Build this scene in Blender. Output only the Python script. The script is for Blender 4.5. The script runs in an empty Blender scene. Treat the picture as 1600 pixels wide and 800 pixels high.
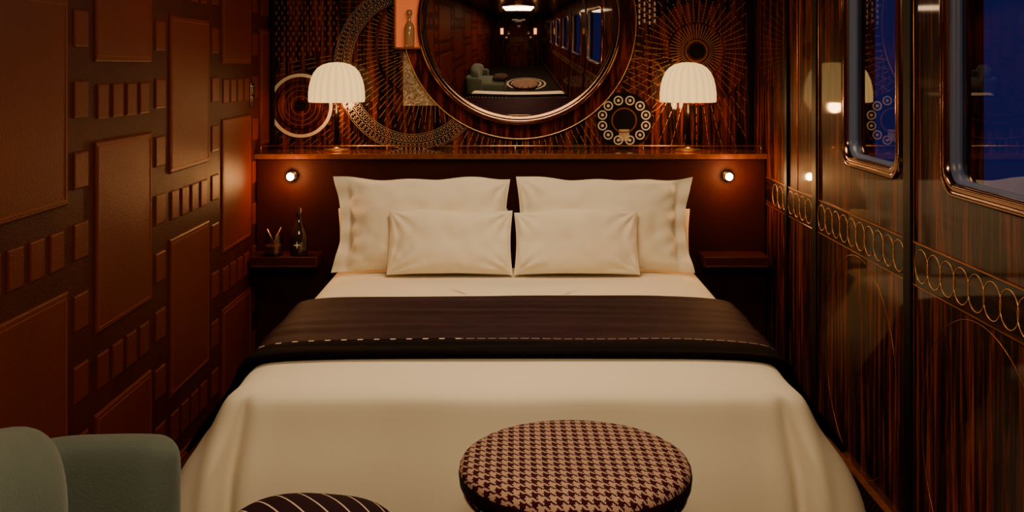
import bpy, bmesh, math, random
from mathutils import Vector, noise
random.seed(4)
scene = bpy.context.scene
COL = scene.collection
pi = math.pi

# ---------------------------------------------------------------- materials
def newmat(name):
    m = bpy.data.materials.new(name); m.use_nodes = True
    nt = m.node_tree
    b = nt.nodes.get("Principled BSDF")
    return m, nt, b

def setp(b, col=None, rough=.5, metal=0, coat=0, sheen=0, trans=0, ior=1.45, spec=None):
    if col is not None: b.inputs["Base Color"].default_value = (*col, 1)
    b.inputs["Roughness"].default_value = rough
    b.inputs["Metallic"].default_value = metal
    b.inputs["Coat Weight"].default_value = coat
    b.inputs["Coat Roughness"].default_value = .05
    b.inputs["Sheen Weight"].default_value = sheen
    b.inputs["Transmission Weight"].default_value = trans
    b.inputs["IOR"].default_value = ior
    if spec is not None: b.inputs["Specular IOR Level"].default_value = spec

def mapping(nt, scale=(1,1,1)):
    tc = nt.nodes.new("ShaderNodeTexCoord"); mp = nt.nodes.new("ShaderNodeMapping")
    mp.inputs["Scale"].default_value = scale
    nt.links.new(tc.outputs["Object"], mp.inputs["Vector"])
    return mp

def simple(name, col, rough=.5, metal=0, coat=0, sheen=0, trans=0, ior=1.45, var=.15, nscale=8, bump=0, bscale=60, spec=None):
    m, nt, b = newmat(name)
    setp(b, col, rough, metal, coat, sheen, trans, ior, spec)
    mp = mapping(nt)
    if var > 0:
        n = nt.nodes.new("ShaderNodeTexNoise"); n.inputs["Scale"].default_value = nscale
        n.inputs["Detail"].default_value = 4
        nt.links.new(mp.outputs[0], n.inputs["Vector"])
        r = nt.nodes.new("ShaderNodeValToRGB")
        r.color_ramp.elements[0].position = .3; r.color_ramp.elements[1].position = .7
        r.color_ramp.elements[0].color = (*[c*(1-var) for c in col], 1)
        r.color_ramp.elements[1].color = (*[min(1, c*(1+var)) for c in col], 1)
        nt.links.new(n.outputs["Fac"], r.inputs[0]); nt.links.new(r.outputs[0], b.inputs["Base Color"])
    if bump > 0:
        n2 = nt.nodes.new("ShaderNodeTexNoise"); n2.inputs["Scale"].default_value = bscale
        n2.inputs["Detail"].default_value = 3
        nt.links.new(mp.outputs[0], n2.inputs["Vector"])
        bp = nt.nodes.new("ShaderNodeBump"); bp.inputs["Strength"].default_value = bump
        bp.inputs["Distance"].default_value = .01
        nt.links.new(n2.outputs["Fac"], bp.inputs["Height"]); nt.links.new(bp.outputs[0], b.inputs["Normal"])
    return m

def wood(name, dark, mid, light, scale=(14,14,.7), rough=.5, coat=.4, width=1.0, spec=.05):
    m, nt, b = newmat(name)
    setp(b, mid, rough, 0, coat, spec=spec)
    mp = mapping(nt, scale)
    n = nt.nodes.new("ShaderNodeTexNoise"); n.inputs["Scale"].default_value = 1.6*width
    n.inputs["Detail"].default_value = 9; n.inputs["Roughness"].default_value = .72
    n.inputs["Distortion"].default_value = .6
    nt.links.new(mp.outputs[0], n.inputs["Vector"])
    r = nt.nodes.new("ShaderNodeValToRGB"); cr = r.color_ramp
    cr.elements[0].position = .40; cr.elements[0].color = (*dark, 1)
    cr.elements[1].position = .70; cr.elements[1].color = (*light, 1)
    e = cr.elements.new(.54); e.color = (*mid, 1)
    e = cr.elements.new(.47); e.color = (*dark, 1)
    nt.links.new(n.outputs["Fac"], r.inputs[0]); nt.links.new(r.outputs[0], b.inputs["Base Color"])
    return m

def emis(name, col, strength):
    m, nt, b = newmat(name)
    setp(b, col, .5)
    b.inputs["Emission Color"].default_value = (*col, 1)
    b.inputs["Emission Strength"].default_value = strength
    return m

M = {}
M['leather_base'] = simple("leather_wall_base", (.036,.0042,.0011), .5, bump=.25, bscale=220, var=.2, spec=.07)
M['leather_tile'] = simple("leather_wall_tile", (.076,.0088,.0014), .45, bump=.25, bscale=220, var=.12, nscale=3, spec=.09)
M['stitch'] = simple("stitch_thread", (.20,.038,.009), .6, var=0, spec=.2)
M['ebony'] = wood("macassar_ebony", (.004,.0008,.0004), (.035,.005,.0014), (.18,.030,.007), coat=.5)
M['ebony2'] = wood("macassar_ebony_panel", (.005,.0008,.0003), (.060,.0085,.0018), (.30,.052,.011), scale=(20,20,1.0), coat=.42)
M['ebony_art'] = wood("macassar_marquetry", (.004,.0008,.0003), (.06,.009,.002), (.28,.050,.011), scale=(20,20,1.2), coat=.4)
M['ebony_h'] = wood("macassar_band", (.004,.001,.0007), (.015,.003,.0014), (.06,.012,.004), scale=(14,1.2,14), coat=.35)
M['dark'] = simple("dark_gap", (.004,.0013,.0008), .5, var=0, spec=.12)
M['headboard'] = simple("maroon_leather", (.024,.0027,.0011), .5, bump=.2, bscale=200, spec=.12)
M['shelfwood'] = simple("shelf_lacquer", (.036,.005,.002), .35, coat=.2, spec=.2)
M['brass'] = simple("brushed_brass", (.75,.40,.16), .28, 1, var=.1, nscale=30)
M['brass_inlay'] = simple("brass_inlay", (.62,.29,.11), .35, .75, var=.25, nscale=25)
M['silver_inlay'] = simple("silver_inlay", (.52,.41,.27), .35, .55, var=.2, nscale=30)
M['pearl'] = simple("pearl_inlay", (.60,.51,.38), .3, .1, var=.1)
M['copper'] = simple("copper_inlay", (.40,.13,.045), .3, .8, var=.25, nscale=30)
M['redwood'] = wood("rosewood_inlay", (.02,.0025,.001), (.11,.012,.003), (.24,.036,.009), scale=(20,20,2))
M['chrome'] = simple("chrome", (.62,.58,.55), .12, 1, var=.05)
M['bronze'] = simple("dark_bronze", (.30,.155,.085), .15, 1, var=.1)
M['duvet'] = simple("cream_duvet", (.85,.76,.59), .75, var=.02, nscale=2, bump=.14, bscale=6, spec=.2)
M['pillow'] = simple("cream_pillow", (.87,.78,.61), .75, var=.02, bump=.25, bscale=9, spec=.2)
M['throw'] = simple("aubergine_throw", (.0150,.0010,.0068), .65, bump=.35, bscale=14, var=.35, spec=.10)
M['throw_edge'] = simple("black_throw_border", (.0026,.0008,.0015), .8, bump=.3, bscale=200, var=.1, spec=.05)
M['white'] = simple("white_thread", (.70,.62,.50), .6, var=.05)
M['velvet'] = simple("sage_velvet", (.088,.110,.092), .85, sheen=.15, var=.08, nscale=5, bump=.2, bscale=150, spec=.15)
M['blackmetal'] = simple("black_metal", (.012,.007,.005), .25, .8, var=0)
M['carpet'] = simple("dark_carpet", (.010,.004,.003), .95, bump=.5, bscale=200)
M['ceiling'] = simple("ceiling_lacquer", (.045,.010,.004), .3, coat=.3)
M['bluegrey'] = simple("window_reveal", (.09,.11,.20), .35, var=.05)
M['ceramic'] = simple("marble_ledge", (.19,.042,.012), .12, coat=.8, var=.6, nscale=14)
M['bedbase'] = simple("bed_base_fabric", (.02,.006,.004), .8)
M['gold_glass'] = simple("pale_gold_glass", (.50,.26,.12), .15, .2, coat=.6, var=.1)

def glassmat(name, tint, refl=.04, amt=.6, pw=3.0):
    m = bpy.data.materials.new(name); m.use_nodes = True; nt = m.node_tree
    nt.nodes.clear()
    out = nt.nodes.new("ShaderNodeOutputMaterial"); mx = nt.nodes.new("ShaderNodeMixShader")
    tr = nt.nodes.new("ShaderNodeBsdfTransparent"); tr.inputs[0].default_value = (*tint, 1)
    gl = nt.nodes.new("ShaderNodeBsdfGlossy"); gl.inputs["Roughness"].default_value = .01
    lw = nt.nodes.new("ShaderNodeLayerWeight"); lw.inputs[0].default_value = .5
    p = nt.nodes.new("ShaderNodeMath"); p.operation = 'POWER'; p.inputs[1].default_value = pw
    ml = nt.nodes.new("ShaderNodeMath"); ml.operation = 'MULTIPLY_ADD'; ml.inputs[1].default_value = amt; ml.inputs[2].default_value = refl
    ml.use_clamp = True
    nt.links.new(lw.outputs["Facing"], p.inputs[0]); nt.links.new(p.outputs[0], ml.inputs[0]); nt.links.new(ml.outputs[0], mx.inputs[0])
    nt.links.new(tr.outputs[0], mx.inputs[1]); nt.links.new(gl.outputs[0], mx.inputs[2])
    nt.links.new(mx.outputs[0], out.inputs[0])
    return m
M['pane'] = glassmat("window_pane_glass", (.9,.92,1), .05, .55, 2.6)
M['clear'] = glassmat("clear_glass", (.84,.80,.76), .05, .8, 2.5)
m, nt, b = newmat("mirror_silver"); setp(b, (.92,.82,.74), .01, 1); M['mirror'] = m
M['bulb'] = emis("led_emitter", (1,.55,.2), 200)
M['ceil_emit'] = emis("ceiling_diffuser", (1,.80,.55), 4.0)
M['niche_emit'] = emis("niche_backlight", (1,.22,.05), .26)

m, nt, b = newmat("pleated_shade"); M['shade'] = m
setp(b, (.5,.36,.18), .8)
tc = nt.nodes.new("ShaderNodeTexCoord"); sp = nt.nodes.new("ShaderNodeSeparateXYZ")
nt.links.new(tc.outputs["Object"], sp.inputs[0])
def mth(nt, op, a, bb=None, clamp=False):
    n = nt.nodes.new("ShaderNodeMath"); n.operation = op; n.use_clamp = clamp
    for i, v in enumerate((a, bb)):
        if v is None: continue
        if isinstance(v, (int, float)): n.inputs[i].default_value = v
        else: nt.links.new(v, n.inputs[i])
    return n.outputs[0]
ang = mth(nt, 'ARCTAN2', sp.outputs[1], sp.outputs[0])
s = mth(nt, 'ABSOLUTE', mth(nt, 'SINE', mth(nt, 'MULTIPLY', ang, 11)))
s = mth(nt, 'POWER', s, .4)
rp = nt.nodes.new("ShaderNodeValToRGB")
rp.color_ramp.elements[0].color = (.70,.36,.09,1); rp.color_ramp.elements[1].color = (1,.62,.21,1)
nt.links.new(s, rp.inputs[0]); nt.links.new(rp.outputs[0], b.inputs["Emission Color"])
b.inputs["Emission Strength"].default_value = 1.5

m, nt, b = newmat("houndstooth_fabric"); M['hound'] = m
setp(b, (.3,.2,.15), .85, spec=.1)
tc = nt.nodes.new("ShaderNodeTexCoord"); sp = nt.nodes.new("ShaderNodeSeparateXYZ")
nt.links.new(tc.outputs["Object"], sp.inputs[0])
PX = .0033
xx = mth(nt, 'FLOOR', mth(nt, 'DIVIDE', mth(nt, 'ADD', sp.outputs[0], 4.0), PX))
yz = mth(nt, 'ADD', sp.outputs[1], sp.outputs[2])
yy = mth(nt, 'FLOOR', mth(nt, 'DIVIDE', mth(nt, 'ADD', yz, 4.0), PX*1.2))
wx = mth(nt, 'LESS_THAN', mth(nt, 'MODULO', xx, 8), 4)
wy = mth(nt, 'LESS_THAN', mth(nt, 'MODULO', yy, 8), 4)
tw = mth(nt, 'LESS_THAN', mth(nt, 'MODULO', mth(nt, 'ADD', xx, yy), 4), 2)
itw = mth(nt, 'SUBTRACT', 1.0, tw)
v = mth(nt, 'ADD', mth(nt, 'MULTIPLY', tw, wx), mth(nt, 'MULTIPLY', itw, wy))
mx = nt.nodes.new("ShaderNodeMix"); mx.data_type = 'RGBA'
mx.inputs[6].default_value = (.032,.0022,.0070,1); mx.inputs[7].default_value = (.40,.25,.19,1)
nt.links.new(v, mx.inputs[0]); nt.links.new(mx.outputs[2], b.inputs["Base Color"])

m, nt, b = newmat("striped_cushion_fabric"); M['striped'] = m
setp(b, (.01,.01,.01), .8, spec=.08)
tc = nt.nodes.new("ShaderNodeTexCoord"); sp = nt.nodes.new("ShaderNodeSeparateXYZ")
nt.links.new(tc.outputs["Object"], sp.inputs[0])
q = mth(nt, 'MODULO', mth(nt, 'ADD', mth(nt, 'ADD', sp.outputs[0], mth(nt,'MULTIPLY',sp.outputs[1],.9)), 4.0), .055)
v = mth(nt, 'LESS_THAN', q, .0045)
mx = nt.nodes.new("ShaderNodeMix"); mx.data_type = 'RGBA'
mx.inputs[6].default_value = (.012,.0015,.005,1); mx.inputs[7].default_value = (.5,.38,.28,1)
nt.links.new(v, mx.inputs[0]); nt.links.new(mx.outputs[2], b.inputs["Base Color"])

m, nt, b = newmat("ringed_rug_pile"); M['rug'] = m
setp(b, (.5,.5,.5), .95)
tc = nt.nodes.new("ShaderNodeTexCoord"); ln = nt.nodes.new("ShaderNodeVectorMath"); ln.operation = 'LENGTH'
nt.links.new(tc.outputs["Object"], ln.inputs[0])
v = mth(nt, 'LESS_THAN', mth(nt, 'MODULO', ln.outputs["Value"], .14), .06)
mx = nt.nodes.new("ShaderNodeMix"); mx.data_type = 'RGBA'
mx.inputs[6].default_value = (.02,.01,.01,1); mx.inputs[7].default_value = (.5,.42,.34,1)
nt.links.new(v, mx.inputs[0]); nt.links.new(mx.outputs[2], b.inputs["Base Color"])

m, nt, b = newmat("perforated_copper"); M['perf'] = m
setp(b, (.2,.08,.03), .35, .6)
mp = mapping(nt, (1, 1, 1)); sp = nt.nodes.new("ShaderNodeSeparateXYZ"); nt.links.new(mp.outputs[0], sp.inputs[0])
a = mth(nt, 'SINE', mth(nt, 'MULTIPLY', sp.outputs[1], 200)); c = mth(nt, 'SINE', mth(nt, 'MULTIPLY', sp.outputs[2], 200))
v = mth(nt, 'GREATER_THAN', mth(nt, 'MULTIPLY', a, c), .1)
mx = nt.nodes.new("ShaderNodeMix"); mx.data_type = 'RGBA'
mx.inputs[6].default_value = (.10,.028,.009,1); mx.inputs[7].default_value = (.004,.002,.001,1)
nt.links.new(v, mx.inputs[0]); nt.links.new(mx.outputs[2], b.inputs["Base Color"])

# ---------------------------------------------------------------- mesh builder
class MB:
    def __init__(s): s.v = []; s.f = []; s.m = []
    def add(s, vs, fs, mi=0):
        o = len(s.v); s.v += [tuple(p) for p in vs]
        for f in fs: s.f.append(tuple(i+o for i in f)); s.m.append(mi)
    def box(s, x0, x1, y0, y1, z0, z1, mi=0):
        vs = [(x0,y0,z0),(x1,y0,z0),(x1,y1,z0),(x0,y1,z0),(x0,y0,z1),(x1,y0,z1),(x1,y1,z1),(x0,y1,z1)]
        s.add(vs, [(0,3,2,1),(4,5,6,7),(0,1,5,4),(1,2,6,5),(2,3,7,6),(3,0,4,7)], mi)
    def loops(s, rings, mi=0, closed=True, cap0=False, cap1=False):
        n = len(rings[0]); vs = [p for r in rings for p in r]; fs = []
        for i in range(len(rings)-1):
            for j in range(n if closed else n-1):
                k = (j+1) % n
                fs.append((i*n+j, i*n+k, (i+1)*n+k, (i+1)*n+j))
        if cap0: fs.append(tuple(range(n-1, -1, -1)))
        if cap1: fs.append(tuple(range((len(rings)-1)*n, len(rings)*n)))
        s.add(vs, fs, mi)
    def lathe(s, prof, c=(0,0,0), seg=40, mi=0, axis='Z', rmod=None):
        rings = []
        for r, h in prof:
            ring = []
            for j in range(seg):
                a = 2*pi*j/seg; rr = r*(rmod(a, h) if rmod else 1)
                if axis == 'Z': ring.append((c[0]+rr*math.cos(a), c[1]+rr*math.sin(a), c[2]+h))
                else: ring.append((c[0]+rr*math.cos(a), c[1]-h, c[2]+rr*math.sin(a)))
            rings.append(ring)
        s.loops(rings, mi, True, False, False)
    def tube(s, pts, r, seg=8, mi=0, closed=False):
        pts = [Vector(p) for p in pts]; n = len(pts); rings = []
        up = None
        for i, p in enumerate(pts):
            a = pts[(i-1) % n] if (closed or i > 0) else p
            b_ = pts[(i+1) % n] if (closed or i < n-1) else p
            t = (b_-a).normalized()
            if up is None:
                up = Vector((0,0,1)) if abs(t.z) < .9 else Vector((1,0,0))
            nn = t.cross(up)
            if nn.length < 1e-4: nn = t.cross(Vector((.3,.9,.1)))
            nn.normalize(); bb = nn.cross(t); up = bb
            rr = r[i] if isinstance(r, (list, tuple)) else r
            rings.append([p+nn*rr*math.cos(2*pi*j/seg)+bb*rr*math.sin(2*pi*j/seg) for j in range(seg)])
        if closed: rings.append(rings[0])
        s.loops(rings, mi, True, not closed, not closed)
    def bar(s, x0, z0, x1, z1, w, y, th=.002, mi=0):
        d = Vector((x1-x0, 0, z1-z0)); L = d.length
        if L < 1e-5: return
        d /= L; n = Vector((-d.z, 0, d.x))*w/2
        a = Vector((x0, 0, z0)); b_ = Vector((x1, 0, z1))
        q = [a-n, b_-n, b_+n, a+n]
        vs = [(p.x, y-th, p.z) for p in q]+[(p.x, y, p.z) for p in q]
        s.add(vs, [(0,1,2,3),(0,4,5,1),(1,5,6,2),(2,6,7,3),(3,7,4,0)], mi)
    def ann(s, cx, cz, r0, r1, y, th=.002, seg=48, mi=0, clip=None):
        rings = []
        for (r, yy) in ((r0, y), (r0, y-th), (r1, y-th), (r1, y)):
            rings.append([(cx+r*math.cos(2*pi*j/seg), yy, cz+r*math.sin(2*pi*j/seg)) for j in range(seg)])
        s.loops(rings, mi)
    def disc(s, cx, cz, r, y, th=.002, seg=48, mi=0):
        a = [(cx+r*math.cos(2*pi*j/seg), y-th, cz+r*math.sin(2*pi*j/seg)) for j in range(seg)]
        b_ = [(p[0], y, p[2]) for p in a]
        s.loops([b_, a], mi, True, False, True)
    def sell(s, c, a, e1=.5, e2=.5, nu=36, nv=18, mi=0):
        def cs(t, e): v = math.cos(t); return math.copysign(abs(v)**e, v)
        def sn(t, e): v = math.sin(t); return math.copysign(abs(v)**e, v)
        rings = []
        for i in range(nv+1):
            ph = -pi/2+pi*i/nv
            if i == 0: ph += .02
            if i == nv: ph -= .02
            rings.append([(c[0]+a[0]*cs(ph,e1)*cs(2*pi*j/nu,e2), c[1]+a[1]*cs(ph,e1)*sn(2*pi*j/nu,e2), c[2]+a[2]*sn(ph,e1)) for j in range(nu)])
        s.loops(rings, mi, True, True, True)
    def pad(s, path, thick, z0s, z1s, nsec=24, e=.55, mi=0, ez=.5):
        pts = [Vector((p[0], p[1])) for p in path]; n = len(pts); st = []
        for i in range(n):
            a = pts[max(0, i-1)]; b_ = pts[min(n-1, i+1)]; t = (b_-a).normalized()
            nn = Vector((-t.y, t.x))
            if i == 0:
                for k in range(5):
                    th = pi/2*(1-k/5); st.append((pts[0]-t*thick/2*math.sin(th), nn, max(.03, math.cos(th)), z0s[0], z1s[0]))
            st.append((pts[i], nn, 1, z0s[i], z1s[i]))
            if i == n-1:
                for k in range(1, 6):
                    th = pi/2*k/5; st.append((pts[i]+t*thick/2*math.sin(th), nn, max(.03, math.cos(th)), z0s[i], z1s[i]))
        rings = []
        for p, nn, sc, a0, a1 in st:
            hh = (a1-a0)/2-(thick/2)*(1-sc)*.8; zm = (a0+a1)/2; ring = []
            for j in range(nsec):
                a = 2*pi*j/nsec
                c_ = math.copysign(abs(math.cos(a))**e, math.cos(a)); s_ = math.copysign(abs(math.sin(a))**(e*ez), math.sin(a))
                q = p+nn*thick/2*sc*c_
                ring.append((q.x, q.y, zm+hh*s_))
            rings.append(ring)
        s.loops(rings, mi, True, True, True)
    def build(s, name, mats, loc=(0,0,0), parent=None, smooth=False, bevel=0, sub=0, origin=None, auto=None):
        me = bpy.data.meshes.new(name)
        vs = s.v
        if origin is not None:
            vs = [(v[0]-origin[0], v[1]-origin[1], v[2]-origin[2]) for v in vs]; loc = origin
        me.from_pydata(vs, [], s.f); me.update()
        for mt in mats: me.materials.append(M[mt] if isinstance(mt, str) else mt)
        me.polygons.foreach_set("material_index", s.m)
        bm = bmesh.new(); bm.from_mesh(me); bmesh.ops.recalc_face_normals(bm, faces=bm.faces); bm.to_mesh(me); bm.free()
        if smooth: me.polygons.foreach_set("use_smooth", [True]*len(me.polygons))
        ob = bpy.data.objects.new(name, me); COL.objects.link(ob); ob.location = loc
        if parent: ob.parent = parent
        if auto:
            me.set_sharp_from_angle(angle=auto)
        if bevel > 0:
            md = ob.modifiers.new("bevel", 'BEVEL'); md.width = bevel; md.segments = 3; md.limit_method = 'ANGLE'
        if sub > 0:
            md = ob.modifiers.new("sub", 'SUBSURF'); md.levels = sub; md.render_levels = sub
        return ob

def top(ob, label, cat, group=None):
    ob["label"] = label; ob["category"] = cat
    if group: ob["group"] = group
    return ob
def struct(ob, label=None):
    ob["kind"] = "structure"
    if label: ob["label"] = label
    return ob
def empty(name, loc):
    e = bpy.data.objects.new(name, None); e.empty_display_size = .05; COL.objects.link(e); e.location = loc
    return e

# ---------------------------------------------------------------- camera
F = 1640.0; CX = 805.0; HY = 105.0; CZ = 1.52
cam = bpy.data.cameras.new("camera"); co = bpy.data.objects.new("camera", cam); COL.objects.link(co)
co.location = (0, 0, CZ); co.rotation_euler = (pi/2, 0, 0)
cam.sensor_width = 36; cam.lens = F/1600*36
cam.shift_y = -(400-HY)/1600; cam.shift_x = -(CX-800)/1600
cam.clip_start = .02
scene.camera = co

XL, XR, YB, YH, YR, ZC = -1.215, 1.175, 5.2, 4.9, -1.8, 2.35
LEDGE = 1.117

# ---------------------------------------------------------------- shell
b = MB(); b.box(XL-.1, XR+.1, YR-.1, YB+.1, -.1, 0); struct(b.build("floor", ['carpet']), "dark carpeted floor")
b = MB(); b.box(XL-.1, XR+.1, YR-.1, YB+.1, ZC, ZC+.1); struct(b.build("ceiling", ['ceiling']), "dark lacquered ceiling")
b = MB(); b.box(XL-.1, XR+.1, YB, YB+.1, 0, ZC); struct(b.build("wall_back", ['ebony']), "dark wood wall behind the headboard")
b = MB(); b.box(XL-.1, XR+.1, YR-.1, YR, 0, ZC); struct(b.build("wall_front", ['ebony']), "dark wood end wall")

b = MB(); b.box(XL-.1, XL, YR, YB, 0, ZC, 0)
def tile(y0, y1, z0, z1, h=.010, stitch=False):
    y1 = min(y1, YB-.004); y0 = max(y0, YR+.01); z1 = min(z1, ZC-.01); z0 = max(z0, .01)
    if y1-y0 < .03 or z1-z0 < .03: return
    i = .006
    def rect(o, x): return [(x, y0+o, z0+o), (x, y1-o, z0+o), (x, y1-o, z1-o), (x, y0+o, z1-o)]
    b.loops([rect(0, XL-.001), rect(.0015, XL+h*.6), rect(i, XL+h)], 1, True, False, True)
    if stitch:
        o = .017; x = XL+h; w = .0018
        for (a0, a1, c0, c1) in ((y0+o, y1-o, z0+o, z0+o+w), (y0+o, y1-o, z1-o-w, z1-o), (y0+o, y0+o+w, z0+o, z1-o), (y1-o-w, y1-o, z0+o, z1-o)):
            b.box(x-.001, x+.0012, a0, a1, c0, c1, 2)
for k in range(-6, 5):
    y0 = 2.37+.655*k; y1 = y0+.47
    zs = .355 if k % 2 == 0 else -.045
    for n in range(-1, 4):
        z0 = zs+.79*n
        tile(y0, y1, z0, z0+.56, .007, True)
        for q in range(4):
            yy = y0+.02+q*.115
            tile(yy, yy+.085, z0+.56+.063, z0+.56+.167, .005)
    for n in range(0, 13):
        z = 1.43+.395-.1975*(n-2)
        tile(y1+.0425, y1+.1425, z-.052, z+.052, .005)
struct(b.build("wall_left", ['leather_base', 'leather_tile', 'stitch']), "reddish-brown leather wall with raised stitched rectangular tiles")
b = MB(); b.box(XL-.0, XL+.018, YR, 4.9, 0, .09); struct(b.build("baseboard_left", ['shelfwood'], bevel=.004))

WZ0, WZ1 = 1.20, 2.02
wins = [(3.21, 3.72), (2.33, 2.855), (1.45, 1.975), (.57, 1.095), (-.31, .215)]
b = MB()
b.box(XR, XR+.1, YR, YB, 0, WZ0); b.box(XR, XR+.1, YR, YB, WZ1, ZC)
edges = [YB]
for a, c in wins: edges += [c, a]
edges.append(YR)
for i in range(0, len(edges), 2): b.box(XR, XR+.1, edges[i+1], edges[i], WZ0, WZ1)
struct(b.build("wall_right", ['ebony2']), "glossy dark striped wood wall with windows")

def rr2(cy, cz, hy, hz, r, n=8):
    pts = []
    for (sy, sz, a0) in ((1, 1, 0), (-1, 1, pi/2), (-1, -1, pi), (1, -1, 3*pi/2)):
        for i in range(n+1):
            a = a0+pi/2*i/n
            pts.append((cy+sy*(hy-r)+r*math.cos(a), cz+sz*(hz-r)+r*math.sin(a)))
    return pts
for i, (a, c) in enumerate(wins):
    cy, cz, hy, hz = (a+c)/2, (WZ0+WZ1)/2, (c-a)/2, (WZ1-WZ0)/2
    e = empty("window_%d" % (i+1), (XR, cy, WZ0)); struct(e, "rounded train window with polished metal frame showing dusk blue")
    O = (XR, cy, WZ0)
    def L(o, x, r): return [(x-O[0], p[0]-O[1], p[1]-O[2]) for p in rr2(cy, cz, hy+o, hz+o, r)]
    b = MB(); b.loops([L(.030, XR+.001, .085), L(.028, XR-.008, .083), L(.022, XR-.013, .078), L(.014, XR-.010, .072), L(.010, XR-.006, .070),
                       L(.002, XR-.013, .064), L(-.006, XR-.011, .058), L(-.009, XR+.004, .056)], 0)
    fr = b.build("window_frame", ['bronze'], parent=e, smooth=True); fr["kind"] = "structure"
    b = MB(); b.loops([L(-.009, XR+.004, .056), L(-.010, XR+.018, .056), L(-.016, XR+.020, .05), L(-.018, XR+.034, .05)], 0)
    fr = b.build("window_reveal", ['bluegrey'], parent=e, smooth=True); fr["kind"] = "structure"
    b = MB(); lp = L(-.015, XR+.026, .05); b.add(lp, [tuple(range(len(lp)))], 0)
    g = b.build("window_pane", ['pane'], parent=e); g["kind"] = "structure"

tn = [0]
def trim(b, mats, lab, **k):
    tn[0] += 1; return struct(b.build("trim_%d" % tn[0], mats, **k), lab)
b = MB(); b.box(XR-.004, XR, .2, 4.9, .884, 1.006); trim(b, ['ebony_h'], "dark inlaid wood band")
b = MB()
for z in (.881, 1.006): b.box(XR-.006, XR, .2, 4.9, z, z+.003)
trim(b, ['copper'], "thin copper edging of the band")
b = MB()
y = .25
while y < 4.75:
    if not (3.06 < y < 3.17 or 4.05 < y < 4.13):
        pts = [(XR-.0045, y+.048*math.cos(2*pi*k/40), .945+.048*math.sin(2*pi*k/40)) for k in range(40)]
        b.tube(pts, .0014, 5, 0, True)
    y += .0895
trim(b, ['brass_inlay'], "row of interlocking brass inlay rings", smooth=True)
b = MB()
for y0, y1 in ((3.09, 3.15), (4.06, 4.12), (4.50, 4.54), (2.20, 2.26), (1.30, 1.36)):
    b.box(XR-.012, XR, y0, y1, 0, ZC)
trim(b, ['dark'], "dark vertical wall strips", bevel=.003)
b = MB()
for yv in (3.085, 3.151, 4.055, 4.36, 4.545, 2.195, 2.262):
    b.tube([(XR-.003, yv, 0), (XR-.003, yv, ZC)], .002, 8)
trim(b, ['copper'], "slim vertical copper beads", smooth=True)
b = MB()
for (cy, cz, r) in ((3.6, .50, .37), (2.66, .50, .37), (1.8,.5,.37)):
    pts = [(XR-.0005, cy+r*math.cos(2*pi*k/80), cz+r*math.sin(2*pi*k/80)) for k in range(80)]
    b.tube(pts, .0010, 4, 0, True)
trim(b, ['copper'], "thin copper circle inlays", smooth=True)
b = MB(); b.box(XR-.02, XR, YR, 4.9, 0, .13); struct(b.build("baseboard_right", ['perf'], bevel=.003), "perforated copper baseboard")
b = MB(); b.box(XR-.024, XR, YR, 4.9, .13, .135); trim(b, ['copper'], "copper line above the baseboard")

# ---------------------------------------------------------------- headboard and ledge
b = MB(); b.box(XL+.002, XR-.002, YH, YB-.002, 0, LEDGE-.022)
hb = b.build("headboard", ['headboard'], origin=(0, 5.05, 0), bevel=.01)
top(hb, "tall dark maroon leather headboard spanning the cabin", "headboard")
E = empty("ledge", (0, 5.04, LEDGE-.02)); top(E, "polished marble ledge with brass rail above the headboard", "shelf")
b = MB(); b.box(XL+.002, XR-.002, -.155, .155, 0, .02); b.build("ledge_top", ['ceramic'], parent=E, bevel=.004)
b = MB(); b.box(XL+.002, XR-.002, -.161, -.155, -.004, .018); b.build("edge_strip", ['copper'], parent=E)
b = MB(); b.tube([(XL+.01, -.13, .055), (XR-.01, -.13, .055)], .0025, 8)
for x in (-1.19, -.6, 0, .6, 1.15): b.tube([(x, -.13, .018), (x, -.13, .055)], .0025, 8)
b.build("rail", ['brass'], parent=E, smooth=True)

# ---------------------------------------------------------------- marquetry panel
AY = 5.185
S = F/AY
def ax(p): return (p-CX)/S
def az(p): return CZ-(p-HY)/S
E = empty("wall_panel", (0, AY, LEDGE)); top(E, "dark wood marquetry panel inlaid with brass circles, rays and lattices", "wall panel")
def ab(name, mb, mats, **k):
    mb.v = [(v[0], v[1]-AY, v[2]-LEDGE) for v in mb.v]
    return mb.build(name, mats, parent=E, **k)
b = MB(); b.box(XL+.03, XR-.03, AY, YB-.001, LEDGE+.001, 2.3); ab("panel_board", b, ['ebony_art'])
b = MB(); b.box(XL+.004, XL+.03, AY-.03, YB-.001, LEDGE+.001, 2.3); b.box(XR-.03, XR-.004, AY-.03, YB-.001, LEDGE+.001, 2.3); ab("panel_frame", b, ['dark'], bevel=.003)
PX0, PX1, PZ0, PZ1 = XL+.032, XR-.032, LEDGE+.004, 2.2
def inside(x, z): return PX0 < x < PX1 and PZ0 < z < PZ1
def ray(mb, cx, cy, a, r0, r1, w, y, mi=0, dash=None, clip=None):
    st = 24; seg = []
    for i in range(st+1):
        r = r0+(r1-r0)*i/st; px, py = cx+r*math.cos(a), cy+r*math.sin(a)
        x, z = ax(px), az(py)
        if inside(x, z) and (clip is None or clip(px, py)): seg.append((x, z))
    if len(seg) < 2: return
    if dash:
        for i in range(0, len(seg)-1, dash):
            j = min(len(seg)-1, i+dash-1)
            if j > i: mb.bar(*seg[i], *seg[j], w, y, .002, mi)
    else: mb.bar(*seg[0], *seg[-1], w, y, .002, mi)
b = MB()
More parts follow.
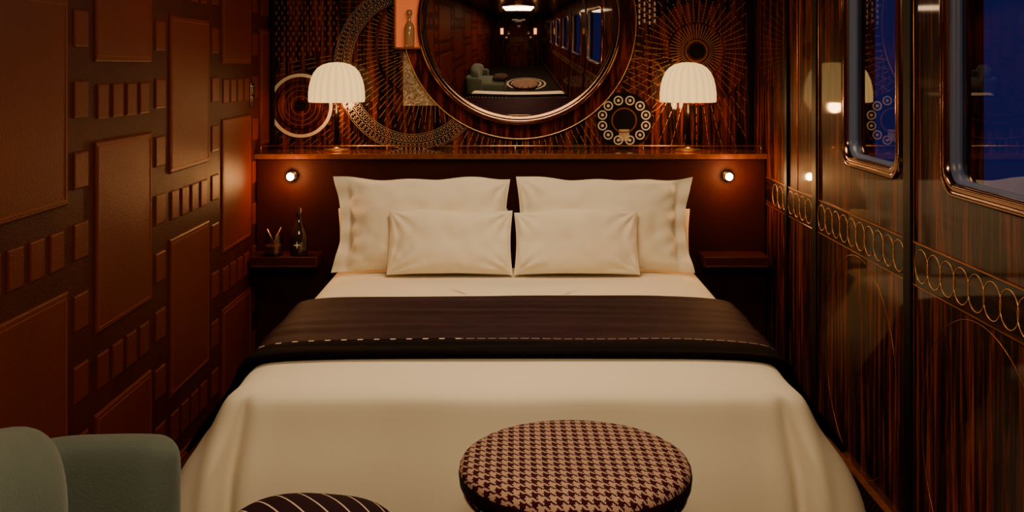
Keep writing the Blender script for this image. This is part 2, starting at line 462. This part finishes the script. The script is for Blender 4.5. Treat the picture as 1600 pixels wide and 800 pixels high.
for k in range(110):
    a = 2*pi*k/110
    for (r_, s_) in ((104, 0), (116, .5)):
        a2 = a+s_*2*pi/110
        x, z = ax(645+r_*math.cos(a2)), az(105+(r_+8)*math.sin(a2))
        if inside(x, z): b.ann(x, z, .0145, .0162, AY-.002-.0002*(k % 3), .0015, 16)
for rr_ in (97, 123):
    pts = [(ax(645+rr_*math.cos(2*pi*k/90)), AY-.002, az(105+(rr_+8)*math.sin(2*pi*k/90))) for k in range(90)]
    run = []
    for p in pts+[pts[0]]:
        if inside(p[0], p[2]): run.append(p)
        else:
            if len(run) > 2: b.tube(run, .0012, 4)
            run = []
    if len(run) > 2: b.tube(run, .0012, 4)
ab("lattice_ring", b, ['silver_inlay'])
b = MB()
for k in range(96):
    a = 2*pi*k/96
    ray(b, 680, 70, a, 30, 160, .0020, AY, 0, 4 if k % 2 else 6, clip=lambda px, py: math.hypot(px-645, (py-105)*.93) < 95)
for k in range(60):
    a = pi*.06+pi*.88*k/59
    ray(b, 812, 35, a, 186, 186+(70 if k % 2 else 40), .0022, AY, 0, 5, clip=lambda px, py: math.hypot(px-645, (py-105)*.93) > 126 and math.hypot(px-975, py-188) > 44)
for k in range(44):
    a = pi*.5+pi*.45*k/43
    ray(b, 690, 60, a, 135, 330, .0018, AY, 0, 3, clip=lambda px, py: math.hypot(px-645, (py-105)*.93) > 126 and math.hypot(px-470, py-165) > 53)
ab("sunburst", b, ['brass_inlay'])
b = MB()
b.disc(ax(1088), az(85), 80/S, AY, .001, 64, 1)
for k in range(48):
    a = 2*pi*k/48
    ray(b, 1088, 80, a, 20, 42, .0026, AY-.001, 0)
    ray(b, 1088, 80, a+.065, 46, 84, .0030, AY-.001, 0, 3)
    ray(b, 1088, 80, a, 88, 170, .0020, AY-.001, 0, 4, clip=lambda px, py: math.hypot(px-975, py-188) > 44)
b.ann(ax(1088), az(80), 15/S, 18/S, AY-.001, .002, 32, 2)
b.disc(ax(1088), az(80), 12/S, AY-.001, .003, 32, 3)
ab("sunburst", b, ['brass_inlay', 'redwood', 'copper', 'dark'])
b = MB(); c = (ax(470), az(165))
b.disc(*c, 52/S, AY, .002, 64, 1)
b.ann(*c, 45/S, 50/S, AY-.002, .006, 64, 0)
b.ann(*c, 36/S, 37.5/S, AY-.002, .003, 64, 3); b.ann(*c, 30/S, 31.2/S, AY-.002, .003, 64, 2)
b.ann(*c, 23/S, 24.2/S, AY-.002, .003, 64, 2); b.ann(*c, 14/S, 15.4/S, AY-.002, .003, 64, 2); b.disc(*c, 9/S, AY-.002, .003, 32, 3)
ab("ringed_disc", b, ['pearl', 'redwood', 'copper', 'dark'])
b = MB(); b.disc(ax(1000), az(135), 44/S, AY, .0015, 64, 0); b.ann(ax(1000), az(135), 43/S, 45/S, AY-.0005, .002, 64, 1)
ab("rosewood_disc", b, ['redwood', 'copper'])
b = MB(); c = (ax(975), az(188))
b.disc(*c, 44/S, AY-.0015, .003, 64, 1); b.ann(*c, 18/S, 20/S, AY-.0045, .002, 40, 2)
for k in range(12):
    a = 2*pi*k/12+.26
    x, z = c[0]+35/S*math.cos(a), c[1]+32/S*math.sin(a)
    b.ann(x, z, 5.4/S, 7.4/S, AY-.0045, .003, 20, 0); b.disc(x, z, 2.4/S, AY-.0045, .002, 12, 0)
b.box(c[0]-8/S, c[0]+8/S, AY-.006, AY-.004, c[1]-32/S, c[1]-14/S, 3)
ab("dotted_dial", b, ['pearl', 'dark', 'copper', 'silver_inlay'])
b = MB()
for i in range(11):
    for j in range(26):
        px = 432+i*9+(4 if j % 2 else 0); py = -110+j*8
        if py > 100-((px-432)*.3): continue
        x, z = ax(px), az(py)
        if inside(x, z): b.bar(x, z, x, z-5/S, .007, AY, .002, 0)
for i in range(7):
    for j in range(14):
        px = 975+i*8; py = -60+j*9+(i % 2)*3
        if py > 38: continue
        b.bar(ax(px), az(py), ax(px), az(py)-5.5/S, .008, AY-.0005, .002, 1)
for j in range(12):
    b.bar(ax(532), az(-60+j*9), ax(600-j*3), az(-60+j*9), .002, AY, .0015, 0)
ab("brick_lattice", b, ['copper', 'pearl'])
b = MB(); b.box(ax(630), ax(692), AY-.004, AY, az(165), az(80), 0)
ab("hammered_plate", b, [simple("hammered_silver", (.30,.23,.15), .3, .9, bump=1, bscale=90, var=.3, nscale=40)])
b = MB()
x0, x1, z0, z1 = ax(620), ax(660), az(74), az(-40)
b.box(x0, x1, AY-.020, AY-.001, z0, z1, 0)
for q in ((x0-.006, x0, z0-.006, z1), (x1, x1+.005, z0-.006, z1), (x0, x1, z0-.008, z0), (x0, x1, z1, z1+.006)):
    b.box(q[0], q[1], AY-.065, AY-.001, q[2], q[3], 1)
ab("lit_niche", b, ['niche_emit', 'copper'])
b = MB()
b.lathe([(.0, 0), (.024, 0), (.026, .01), (.026, .09), (.021, .11), (.010, .125), (.009, .15), (.015, .16), (.015, .18), (0, .185)], (ax(641), AY-.047, z0+.0005), 24)
dec = b.build("decanter", ['gold_glass'], origin=(ax(641), AY-.047, z0+.0005), smooth=True)
top(dec, "small pale gold decanter inside a lit wall niche", "decanter")

# mirror
mc = (ax(812), az(35)); E = empty("mirror", (mc[0], AY-.004, mc[1])); top(E, "large round convex mirror with stepped metal and wood frame", "mirror")
r_out, r_fr, r_gl = 182/S, 160/S, 148/S
b = MB(); b.lathe([(r_fr-.01, .0), (r_fr-.01, .012), (r_out-.006, .012), (r_out, .006), (r_out, 0)], (0,0,0), 96, 0, 'Y'); b.build("outer_ring", ['redwood'], parent=E, smooth=True, auto=.6)
b = MB(); b.lathe([(r_out-.004, .008), (r_out-.002, .013), (r_out+.001, .013), (r_out+.002, .0)], (0,0,0), 96, 0, 'Y'); b.build("metal_rim", ['brass'], parent=E, smooth=True)
b = MB(); prof = [(r_gl-.004, .03)]
for k in range(9):
    a = pi*k/8; prof.append(((r_gl+r_fr)/2-(r_fr-r_gl)/2*math.cos(a), .035+.03*math.sin(a)))
prof += [(r_fr, .0)]
b.lathe(prof, (0,0,0), 96, 0, 'Y'); b.build("mirror_frame", ['bronze'], parent=E, smooth=True)
b = MB(); R = 2.0; prof = []
for k in range(0, 25):
    r = r_gl*k/24+.0001; prof.append((r, .028+math.sqrt(R*R-r*r)-math.sqrt(R*R-r_gl*r_gl)))
b.lathe(prof, (0,0,0), 128, 0, 'Y'); b.build("mirror_glass", ['mirror'], parent=E, smooth=True)

# ---------------------------------------------------------------- table lamps
def lamp_parts(E):
    b = MB(); b.lathe([(0,0), (.062,0), (.064,.004), (.060,.010), (.02,.014), (.014,.02), (0,.02)], seg=40); p1 = b.build("lamp_base", ['brass'], parent=E, smooth=True, auto=.7)
    b = MB(); b.lathe([(.012,.018), (.015,.03), (.013,.06), (.012,.15), (.014,.17), (.010,.19), (.006,.2), (.006,.36), (0,.36)], seg=24); p2 = b.build("lamp_stem", ['blackmetal'], parent=E, smooth=True)
    b = MB(); prof = [(.130,.236), (.1335,.237), (.1345,.25), (.1340,.28), (.130,.315), (.122,.347), (.109,.377), (.090,.400), (.066,.415), (.036,.424), (.006,.426)]
    b.lathe(prof, seg=176, rmod=lambda a, h: 1-.006*(1-abs(math.sin(11*a))**.5)); p3 = b.build("lamp_shade", ['shade'], parent=E, smooth=True)
    return [p1, p2, p3]
l1 = empty("table_lamp", ((526-CX)/F*5.03, 5.03, LEDGE+.0003)); parts = lamp_parts(l1)
l2 = empty("table_lamp", ((1075-CX)/F*5.03, 5.03, LEDGE+.0003))
for p in parts:
    q = p.copy(); q.parent = l2; COL.objects.link(q)
for l in (l1, l2): top(l, "lit table lamp with ribbed cream dome shade on slim dark stem", "lamp", "lamps on the ledge")

def light(name, kind, loc, energy, col, size=.05, rot=(0,0,0), **k):
    d = bpy.data.lights.new(name, kind); d.energy = energy; d.color = col
    if kind == 'AREA':
        d.size = size
        if 'size_y' in k: d.shape = 'RECTANGLE'; d.size_y = k['size_y']
    else: d.shadow_soft_size = size
    o = bpy.data.objects.new(name, d); COL.objects.link(o); o.location = loc; o.rotation_euler = rot
    return o
WARM = (1, .50, .18)
for l in (l1, l2):
    light("lamp_bulb_light", 'POINT', (l.location.x, l.location.y-.03, LEDGE+.215), 3.8, WARM, .03)

# ---------------------------------------------------------------- reading lights
e1 = empty("reading_light", ((455-CX)/F*4.87, YH, 1.014))
b = MB(); b.lathe([(0, -.002), (.022, -.002), (.022, .006), (.012, .010), (.008, .02), (.008, .03)], seg=24, axis='Y'); p1 = b.build("wall_plate", ['brass'], parent=e1, smooth=True, auto=.7)
b = MB(); b.lathe([(.008,.026), (.014,.028), (.017,.045), (.018,.05), (.0135,.05)], seg=24, axis='Y'); p2 = b.build("light_head", ['brass'], parent=e1, smooth=True)
b = MB(); b.sell((0, -.049, 0), (.0175, .013, .0175), 1, 1, 16, 10); p3 = b.build("led_lens", ['bulb'], parent=e1, smooth=True)
e2 = empty("reading_light", ((1138-CX)/F*4.87, YH, 1.014))
for p in (p1, p2, p3):
    q = p.copy(); q.parent = e2; COL.objects.link(q)
for e in (e1, e2):
    top(e, "small glowing brass reading light on the headboard", "wall light", "reading lights on the headboard")
    light("reading_spot", 'POINT', (e.location.x, YH-.095, 1.014), 4.5, (1,.42,.12), .012)

# ---------------------------------------------------------------- bedside shelves
def shelf(x0, x1):
    o = ((x0+x1)/2, 4.82, .62)
    E = empty("bedside_shelf", o)
    b = MB(); b.box(x0, x1, 4.735, YH-.001, .6165, .6625)
    b.v = [(v[0]-o[0], v[1]-o[1], v[2]-o[2]) for v in b.v]
    b.build("shelf_board", ['shelfwood'], parent=E, bevel=.004)
    b = MB(); b.box(x0+.01, x1-.01, 4.7345, 4.737, .62, .624)
    b.v = [(v[0]-o[0], v[1]-o[1], v[2]-o[2]) for v in b.v]
    b.build("edge_strip", ['copper'], parent=E)
    return E
top(shelf(XL+.014, (495-CX)/F*4.735), "dark lacquered bedside shelf holding a tumbler and bottle", "shelf", "bedside shelves")
top(shelf((1100-CX)/F*4.735, XR-.026), "empty dark lacquered bedside shelf", "shelf", "bedside shelves")

SZ = .6627
E = empty("tumbler", ((428-CX)/F*4.79, 4.79, SZ)); top(E, "short clear glass tumbler with metal stirrers on the bedside shelf", "glass")
b = MB(); b.lathe([(0,0), (.040,0), (.043,.004), (.045,.095), (.0425,.095), (.040,.012), (0,.012)], seg=32); b.build("glass_body", ['clear'], parent=E, smooth=True, auto=.8)
b = MB(); b.tube([(-.02,0,.014), (.03,.01,.125)], .002, 6); b.build("stirrer", ['brass'], parent=E, smooth=True)
b = MB(); b.tube([(.02,.01,.014), (-.03,-.005,.12)], .002, 6); b.build("stirrer", ['brass'], parent=E, smooth=True)
b = MB(); b.lathe([(0,.0125), (.0395,.0125), (.0405,.045), (0,.045)], seg=24); b.build("liquid", [simple("amber_liquid", (.10,.035,.012), .1, coat=.5)], parent=E, smooth=True, auto=.8)
E = empty("bottle", ((467-CX)/F*4.80, 4.80, SZ)); top(E, "slim dark glass bottle with white star mark on the bedside shelf", "bottle")
b = MB(); b.lathe([(0,0), (.038,0), (.041,.006), (.041,.075), (.037,.10), (.024,.135), (.014,.16), (.012,.185), (.0125,.195), (0,.195)], seg=32); b.build("bottle_body", [simple("smoked_glass", (.02,.01,.008), .06, coat=1, var=0)], parent=E, smooth=True)
b = MB(); b.lathe([(0,.193), (.015,.193), (.015,.215), (0,.215)], seg=24); b.build("bottle_cap", ['chrome'], parent=E, smooth=True, auto=.7)
b = MB(); vs = []
for k in range(8):
    a = pi*k/4; r = .018 if k % 2 == 0 else .005
    vs.append((r*math.sin(a), -.0418, .05+r*math.cos(a)))
b.add(vs, [tuple(range(8))]); b.build("star_mark", ['white'], parent=E)

b = MB(); b.box(XL, XL+.006, 4.80, 4.88, 1.33, 1.45); b.box(XL+.006, XL+.010, 4.815, 4.865, 1.395, 1.435); b.box(XL+.006, XL+.010, 4.815, 4.865, 1.345, 1.385)
top(b.build("light_switch", ['chrome'], origin=(XL, 4.84, 1.33), bevel=.002), "small metal light switch plate on the leather wall", "switch")

# ---------------------------------------------------------------- bed
BY0, BY1, HX = 2.98, 4.885, .83
E = empty("bed", (0, 3.95, 0)); top(E, "double bed made up with smooth cream duvet", "bed")
b = MB(); b.box(-.78, .78, 3.10, 4.88, .03, .30); b.v = [(v[0], v[1]-3.95, v[2]) for v in b.v]; b.build("bed_base", ['bedbase'], parent=E, bevel=.02)
b = MB(); b.box(-.76, .76, 3.08, 4.88, .30, .55); b.v = [(v[0], v[1]-3.95, v[2]) for v in b.v]; b.build("mattress", ['pillow'], parent=E, bevel=.05)
prof = [(-.62,.612), (-.45,.610), (-.30,.608), (-.18,.605), (-.10,.601), (-.06,.597), (-.032,.589), (-.012,.577), (0,.56), (.018,.525), (.045,.48), (.08,.435), (.115,.39), (.145,.34), (.17,.28), (.188,.2), (.20,.12), (.205,.07)]
def loop(ox, z, t):
    hx = HX+ox; oy = ox if ox < 0 else ox*.42
    y0 = BY0-oy; y1 = min(BY1, BY1+min(ox, 0)) if ox < 0 else BY1
    r = .06+max(ox, -.05)*.35 if ox > -.1 else .03
    r = max(.02, r)
    pts = []
    n1 = 14
    def arc(cx, cy, a0, n=n1, rr=None):
        for i in range(n+1):
            a = a0+pi/2*i/n; pts.append([cx+(rr or r)*math.cos(a), cy+(rr or r)*math.sin(a), a, 0])
    def line(p, q, ns, tag):
        for i in range(1, ns): pts.append([p[0]+(q[0]-p[0])*i/ns, p[1]+(q[1]-p[1])*i/ns, None, tag])
    rb = .02
    arc(hx-rb, y1-rb, 0, 6, rb); line((hx-rb, y1), (-hx+rb, y1), 20, 0); arc(-hx+rb, y1-rb, pi/2, 6, rb)
    line((-hx, y1-rb), (-hx, y0+r), 44, 1); arc(-hx+r, y0+r, pi); line((-hx+r, y0), (hx-r, y0), 110, 2); arc(hx-r, y0+r, 3*pi/2); line((hx, y0+r), (hx, y1-rb), 44, 1)
    out = []
    for x, y, a, tag in pts:
        zz = z
        if t > 0:
            nx, ny = (0, 0)
            if a is not None: nx, ny = math.cos(a), math.sin(a)
            elif tag == 1: nx = math.copysign(1, x)
            elif tag == 2: ny = -1
            if y < 4.6:
                u = abs(x)-.765-.03*t-.008*math.sin(6*z+(1 if x > 0 else 0))
                crease = 0
                if y < y0+.12:
                    crease = -.052*math.exp(-(u/.015)**2)+.030*math.exp(-((u-.05)/.028)**2)+.016*math.exp(-((u+.05)/.04)**2)
                f = min(t, 1)*crease*(1 if (tag == 2 or a is not None) else .3)
                f += t*.008*math.sin(11*x+2)*(1 if tag == 2 else 0)
                f += t*.010*noise.noise(Vector((x*4, z*2, 5)))*(1 if tag == 2 else 0)
                if tag == 1: f += t*.014*math.sin(17*y+(1 if x > 0 else 3))*math.exp(-max(0, y-3.2)*3)
                x += nx*f; y += ny*f
        else:
            zz += .004*noise.noise(Vector((x*2.2, y*2.2, 0)))*(1 if ox < -.1 else .5)
        out.append((x, y-3.95, zz))
    return out
b = MB(); rings = []
for i, (o, z) in enumerate(prof):
    rings.append(loop(o, z, max(0, (i-6)/6) if i < 12 else 1+(i-12)*.05))
b.loops(rings, 0, True, True, False)
b.build("duvet", ['duvet'], parent=E, smooth=True, sub=1)

# throw
half = [(0,.612), (.2,.611), (.4,.609), (.55,.607), (.68,.604), (.74,.600), (.785,.595), (.81,.586), (.832,.570), (.846,.54), (.866,.50), (.90,.45), (.935,.405), (.965,.365), (.985,.335), (1.0,.31)]
half = [(x+(.014 if x > .8 else 0), z+.012) for x, z in half]
def smoothpts(pts, n=6):
    out = []
    P = [pts[0]]+pts+[pts[-1]]
    for i in range(1, len(P)-2):
        for k in range(n):
            t = k/n; a = []
            for c in range(2):
                p0, p1, p2, p3 = P[i-1][c], P[i][c], P[i+1][c], P[i+2][c]
                a.append(.5*((2*p1)+(-p0+p2)*t+(2*p0-5*p1+4*p2-p3)*t*t+(-p0+3*p1-3*p2+p3)*t**3))
            out.append(tuple(a))
    out.append(pts[-1]); return out
hp = smoothpts(half, 5)
full = [(-x, z) for x, z in hp[:0:-1]]+hp
TY0, TY1 = 3.26, 4.08
def layer(ya, yb, lift, n, mi, mb):
    th = .012
    rings = []
    secs = [(ya-.003, .35), (ya, .8), (ya+.008, 1.0)]+[(ya+.008+(yb-ya-.016)*i/n, 1.0) for i in range(1, n)]+[(yb-.008, 1.0), (yb, .8), (yb+.003, .35)]
    for (y, s_) in secs:
        row = []
        for j, (x, z) in enumerate(full):
            a = full[max(0, j-1)]; c = full[min(len(full)-1, j+1)]
            d = Vector((c[0]-a[0], c[1]-a[1])).normalized(); nx, nz = -d.y, d.x
            w = .004*noise.noise(Vector((x*3, y*5, lift*50)))+.0045*noise.noise(Vector((x*1.2, y*18, 3)))
            h = lift+(th+max(-.004, w))*s_
            side = 1 if abs(x) > .84 else 0
            fl = .012*math.sin(y*16+(1 if x > 0 else 2))*min(1, (abs(x)-.84)*8) if side else 0
            fl = max(fl, -.002)
            row.append((x+nx*(h+fl), y-3.675, z+nz*h))
        rings.append(row)
    bot = []
    for (y) in (yb, ya):
        row = []
        for j, (x, z) in enumerate(full):
            a = full[max(0, j-1)]; c = full[min(len(full)-1, j+1)]
            d = Vector((c[0]-a[0], c[1]-a[1])).normalized()
            row.append((x-d.y*(lift-.003), y-3.675, z+d.x*(lift-.003)))
        bot.append(row)
    mb.loops(rings+bot+[rings[0]], mi, False)
E = empty("throw_blanket", (0, 3.675, .61)); top(E, "dark aubergine throw blanket with stitched white line across the bed", "blanket")
b = MB(); layer(3.40, TY1, 0, 40, 0, b); b.v = [(v[0], v[1], v[2]-.61) for v in b.v]; b.build("throw_body", ['throw'], parent=E, smooth=True)
b = MB(); layer(TY0, 3.395, .003, 12, 0, b); b.v = [(v[0], v[1], v[2]-.61) for v in b.v]; b.build("throw_border", ['throw_edge'], parent=E, smooth=True)
b = MB()
arc_ = [0]
for i in range(1, len(full)): arc_.append(arc_[-1]+math.dist(full[i], full[i-1]))
def at(s_):
    for i in range(1, len(full)):
        if arc_[i] >= s_:
            t = (s_-arc_[i-1])/(arc_[i]-arc_[i-1]); a, c = full[i-1], full[i]
            d = Vector((c[0]-a[0], c[1]-a[1])).normalized()
            xx_ = a[0]+(c[0]-a[0])*t
            w_ = .004*noise.noise(Vector((xx_*3, 3.412*5, 0)))+.0045*noise.noise(Vector((xx_*1.2, 3.412*18, 3)))
            off = .012+max(-.004, w_)+.0022+(.012 if abs(xx_) > .9 else 0)
            return (xx_-d.y*off, a[1]+(c[1]-a[1])*t+d.x*off)
    return full[-1]
NS = 260; yl = 3.414-3.675; L_ = arc_[-1]-.03
for i in range(NS):
    sa, sb = .015+L_*i/NS, .015+L_*(i+1)/NS
    p, q = at(sa), at(sb); fr_ = i/NS
    on = (i % 6) < 2
    w = .0045 if fr_ < .42 else .0013
    vs = [(p[0], yl-w, p[1]-.61), (q[0], yl-w, q[1]-.61), (q[0], yl+w, q[1]-.61), (p[0], yl+w, p[1]-.61)]
    b.add(vs, [(0,1,2,3)], 0 if (on if fr_ < .42 else (i % 4) < 3) else 1)
sl = b.build("stitched_line", ['white', 'throw_edge'], parent=E)
bm = bmesh.new(); bm.from_mesh(sl.data); bmesh.ops.remove_doubles(bm, verts=bm.verts, dist=.0002); bm.to_mesh(sl.data); bm.free()

# pillows
def pillow(w, h, T, fl, seed, pinch=.045, n=56, outer=0, flo=0, wr=1.0):
    b = MB(); uw, uh = w/2, h/2
    grids = []
    for side in (1, -1):
        g = []
        for i in range(n+1):
            row = []
            for j in range(n+1):
                u = math.sin(pi/2*(-1+2*j/n)); v = math.sin(pi/2*(-1+2*i/n))
                isout = outer != 0 and u*outer > 0
                px_ = pinch*(1.9 if isout else 1)
                x = uw*u*(1-px_*(1-v*v)**1.3*abs(u)**3); y = uh*v*(1-pinch*1.3*(1-u*u)*abs(v)**3)
                flx = flo if isout else fl
                ui = abs(u)*uw/(uw-flx); vi = abs(v)*uh/(uh-fl)
                a = max(0, 1-ui**2.8); c = max(0, 1-vi**2.6)
                t = T/2*(a**.5)*(c**.5)
                nz = noise.noise(Vector((x*6+seed, y*8, seed*3)))*.5+noise.noise(Vector((x*15+seed, y*13, seed)))*.3+noise.noise(Vector((x*30+seed, y*24, seed)))*.16
                ang = math.atan2(uh-abs(y), uw-abs(x))
                pull = math.sin(ang*14+seed+v*2)*math.exp(-((abs(x)-uw)**2+(abs(y)-uh)**2)/.016)
                edge = math.sin(x*75+seed+2*noise.noise(Vector((x*8, seed, 0))))*math.exp(-((1-vi)/.18)**2 if vi < 1 else 0)*.5
                edge2 = math.sin(y*95+seed)*math.exp(-((1-ui)/.14)**2 if ui < 1 else 0)*(1.5 if isout else .6)
                t += wr*(nz*.032+pull*.011+(edge+edge2)*.004)*min(1, a*c*5)
                zf = .003*side
                wav = .014*noise.noise(Vector((x*10+seed*2, y*10, 1.7)))*max(0, min(1, (max(ui, vi)-.9)*6))
                if isout and ui > .9: wav += .006*math.sin(y*60+seed)*min(1, (ui-.9)*8)
                y -= .010*noise.noise(Vector((x*5+seed, 3.3, seed)))*max(0, v)**2*2
                row.append((x, y, side*max(t, 0)+zf*(0 if i in (0, n) or j in (0, n) else 1)+wav))
            g.append(row)
        grids.append(g)
    vs = [p for g in grids for r in g for p in r]; fs = []; N = n+1
    for k in (0, 1):
        o = k*N*N
        for i in range(n):
            for j in range(n):
                f = (o+i*N+j, o+i*N+j+1, o+(i+1)*N+j+1, o+(i+1)*N+j)
                fs.append(f if k == 0 else f[::-1])
    b.add(vs, fs); return b
def weld(ob, d=.0003):
    bm = bmesh.new(); bm.from_mesh(ob.data); bmesh.ops.remove_doubles(bm, verts=bm.verts, dist=d); bmesh.ops.recalc_face_normals(bm, faces=bm.faces); bm.to_mesh(ob.data); bm.free()
    ob.data.polygons.foreach_set("use_smooth", [True]*len(ob.data.polygons))
def put(name, w, h, T, fl, loc, tilt, yaw, seed, label, group, roll=0, **k):
    ob = pillow(w, h, T, fl, seed, **k).build(name, ['pillow'], smooth=True); weld(ob)
    ob.location = loc; ob.rotation_euler = (math.radians(tilt), math.radians(roll), math.radians(yaw))
    top(ob, label, "pillow", group); return ob
put("pillow", .78, .25, .10, 0, (-.425, 4.838, .742), 88, 0, 1.1, "plump cream pillow tucked behind the flanged pillow", "sleeping pillows against the headboard", wr=.4, pinch=.02)
put("pillow", .78, .25, .10, 0, (.415, 4.838, .742), 88, 0, 2.3, "plump cream pillow tucked behind the flanged pillow", "sleeping pillows against the headboard", wr=.4, pinch=.02)
put("pillow", .80, .42, .13, .006, (-.420, 4.705, .818), 77, 1, 3.7, "large cream pillow with flanged edge leaning on the headboard", "large flanged pillows", roll=-.6, outer=-1, flo=.07, pinch=.055)
put("pillow", .80, .42, .13, .006, (.400, 4.705, .818), 77, -1, 5.9, "large cream pillow with flanged edge leaning on the headboard", "large flanged pillows", roll=.8, outer=1, flo=.07, pinch=.055)
put("cushion", .545, .28, .10, .004, (-.284, 4.585, .755), 73, 0, 7.1, "small rectangular cream cushion in front of a large pillow", "small cushions", pinch=.035, wr=.8)
put("cushion", .545, .28, .10, .004, (.268, 4.585, .755), 73, 0, 9.4, "small rectangular cream cushion in front of a large pillow", "small cushions", pinch=.035, wr=.8)

# ---------------------------------------------------------------- stool
E = empty("stool", (.142, 2.5, 0)); top(E, "round stool with maroon and tan houndstooth seat on wire base", "stool")
ZS = .594
b = MB(); b.lathe([(.001,ZS+.012), (.08,ZS+.012), (.16,ZS+.011), (.22,ZS+.007), (.252,ZS+.001), (.268,ZS-.009), (.2745,ZS-.020), (.2745,ZS-.028)], seg=96); b.build("seat_cushion", ['hound'], parent=E, smooth=True)
b = MB(); b.lathe([(.2745,ZS-.027), (.2765,ZS-.034), (.274,ZS-.056), (.262,ZS-.070), (.0,ZS-.072)], seg=96); b.build("seat_band", ['throw'], parent=E, smooth=True)
b = MB()
for k in range(36):
    a = 2*pi*k/36; pts = []
    for i in range(9):
        t = i/8; z = (ZS-.071)*(1-t)+.012*t
        r = .262-.10*math.sin(pi*min(1, t*1.15))+(-.03)*t
        pts.append((r*math.cos(a+t*.25), r*math.sin(a+t*.25), z))
    b.tube(pts, .0028, 6)
b.tube([(.225*math.cos(2*pi*k/60), .225*math.sin(2*pi*k/60), .008) for k in range(60)], .008, 8, 0, True)
b.tube([(.262*math.cos(2*pi*k/60), .262*math.sin(2*pi*k/60), ZS-.077) for k in range(60)], .005, 8, 0, True)
b.build("wire_base", ['bronze'], parent=E, smooth=True)

# ---------------------------------------------------------------- armchair
CO = (-.80, 2.0, 0)
E = empty("armchair", CO); top(E, "sage green velvet tub armchair beside the bed", "armchair")
def cb(name, mb, mats, **k):
    mb.v = [(v[0]-CO[0], v[1]-CO[1], v[2]) for v in mb.v]; return mb.build(name, mats, parent=E, **k)
path = [(-.845, 2.435), (-.92, 2.437), (-.99, 2.43)]
for k in range(7):
    a = pi/2+pi/2*k/6; path.append((-1.0+.115*math.cos(a), 2.315+.115*math.sin(a)))
path += [(-1.115, 2.1), (-1.115, 1.9), (-1.115, 1.7)]
for k in range(7):
    a = pi+pi/2*k/6; path.append((-1.0+.115*math.cos(a), 1.665+.115*math.sin(a)))
path += [(-.92, 1.545), (-.845, 1.545)]
npt = len(path)
b = MB(); b.pad(path, .135, [.20]*npt, [.662]*npt); cb("arm_shell", b, ['velvet'], smooth=True, sub=1)
path = [(-1.025-.045*math.sin(pi*k/12), 2.12-.60*k/12) for k in range(13)]
zt = [.79, .81, .822, .832, .84, .846, .848, .846, .84, .832, .822, .81, .79]
b = MB(); b.pad(path, .23, [.40]*13, zt, e=.95, ez=.8); cb("backrest", b, ['velvet'], smooth=True, sub=1)
b = MB(); b.sell((-.67, 1.99, .37), (.385, .372, .152), .35, .4); cb("seat", b, ['velvet'], smooth=True)
for (x, y) in ((-1.05, 2.35), (-1.05, 1.63), (-.42, 2.25), (-.42, 1.73)):
    b = MB(); b.lathe([(0,0), (.013,0), (.022,.24), (0,.24)], (x, y, 0), 20); cb("leg", b, ['brass'], smooth=True, auto=.7)
b = MB(); b.sell((0,0,0), (.178,.20,.066), .9, .7, 40, 20)
cu = b.build("cushion", ['striped'], loc=(-.418, 2.03, .588), smooth=True); cu.rotation_euler = (0, 0, -.15)
top(cu, "dark cushion with thin cream stripes lying on the armchair seat", "cushion")

b = MB(); b.lathe([(.001,.012), (.62,.012), (.63,.0)], seg=64)
top(b.build("rug", ['rug'], loc=(.25, .75, 0)), "round black and cream rug with concentric rings", "rug")

# ---------------------------------------------------------------- rear end (seen in the mirror)
E = empty("door_1", (.0, YR, 0)); struct(E, "dark wood door with brass handle")
b = MB(); b.box(-.4, .4, 0, .03, 0, 2.0); o = b.build("door_leaf", ['redwood'], parent=E, bevel=.004); o["kind"] = "structure"
b = MB(); b.tube([(.32, .03, .95), (.32, .07, .95), (.32, .07, 1.1), (.32, .03, 1.1)], .008, 8); o = b.build("door_handle", ['brass'], parent=E, smooth=True); o["kind"] = "structure"
for x in (-.75, .75):
    E = empty("wall_light", (x, YR, 1.45)); top(E, "boxy amber wall light on the end wall", "wall light", "end wall lights")
    b = MB(); b.box(-.08, .08, 0, .02, 0, .32); b.build("back_plate", ['brass'], parent=E, bevel=.003)
    b = MB(); b.box(-.06, .06, .02, .07, .03, .29); b.build("diffuser", [emis("amber_diffuser", (1,.42,.15), 2.5)], parent=E, bevel=.01)

for i, (y, w, l) in enumerate(((3.7, .35, .5), (1.1, .45, .6))):
    E = empty("ceiling_light", (0, y, ZC-.05)); top(E, "oval warm ceiling light with metal rim", "ceiling light", "ceiling lights")
    prof = [(1.04,.05), (1.06,.0), (1.0,-.005), (1.0,.01)]
    b = MB(); b.loops([[(w*r*math.cos(2*pi*k/48), l*r*math.sin(2*pi*k/48), h) for k in range(48)] for r, h in prof]); b.build("rim", ['brass'], parent=E, smooth=True)
    b = MB(); ring = [(w*math.cos(2*pi*k/48), l*math.sin(2*pi*k/48), .008) for k in range(48)]; b.add(ring, [tuple(range(47,-1,-1))]); b.build("diffuser", ['ceil_emit'], parent=E)
light("ceiling_lamp_light", 'AREA', (0, 3.7, ZC-.07), 20, (1,.69,.38), .6, size_y=.9)
light("ceiling_lamp_light", 'AREA', (0, 1.1, ZC-.07), 38, (1,.69,.38), .8, size_y=1.0)

w = bpy.data.worlds.new("dusk"); scene.world = w; w.use_nodes = True
bg = w.node_tree.nodes["Background"]; bg.inputs[0].default_value = (.07,.08,.55,1); bg.inputs[1].default_value = .11
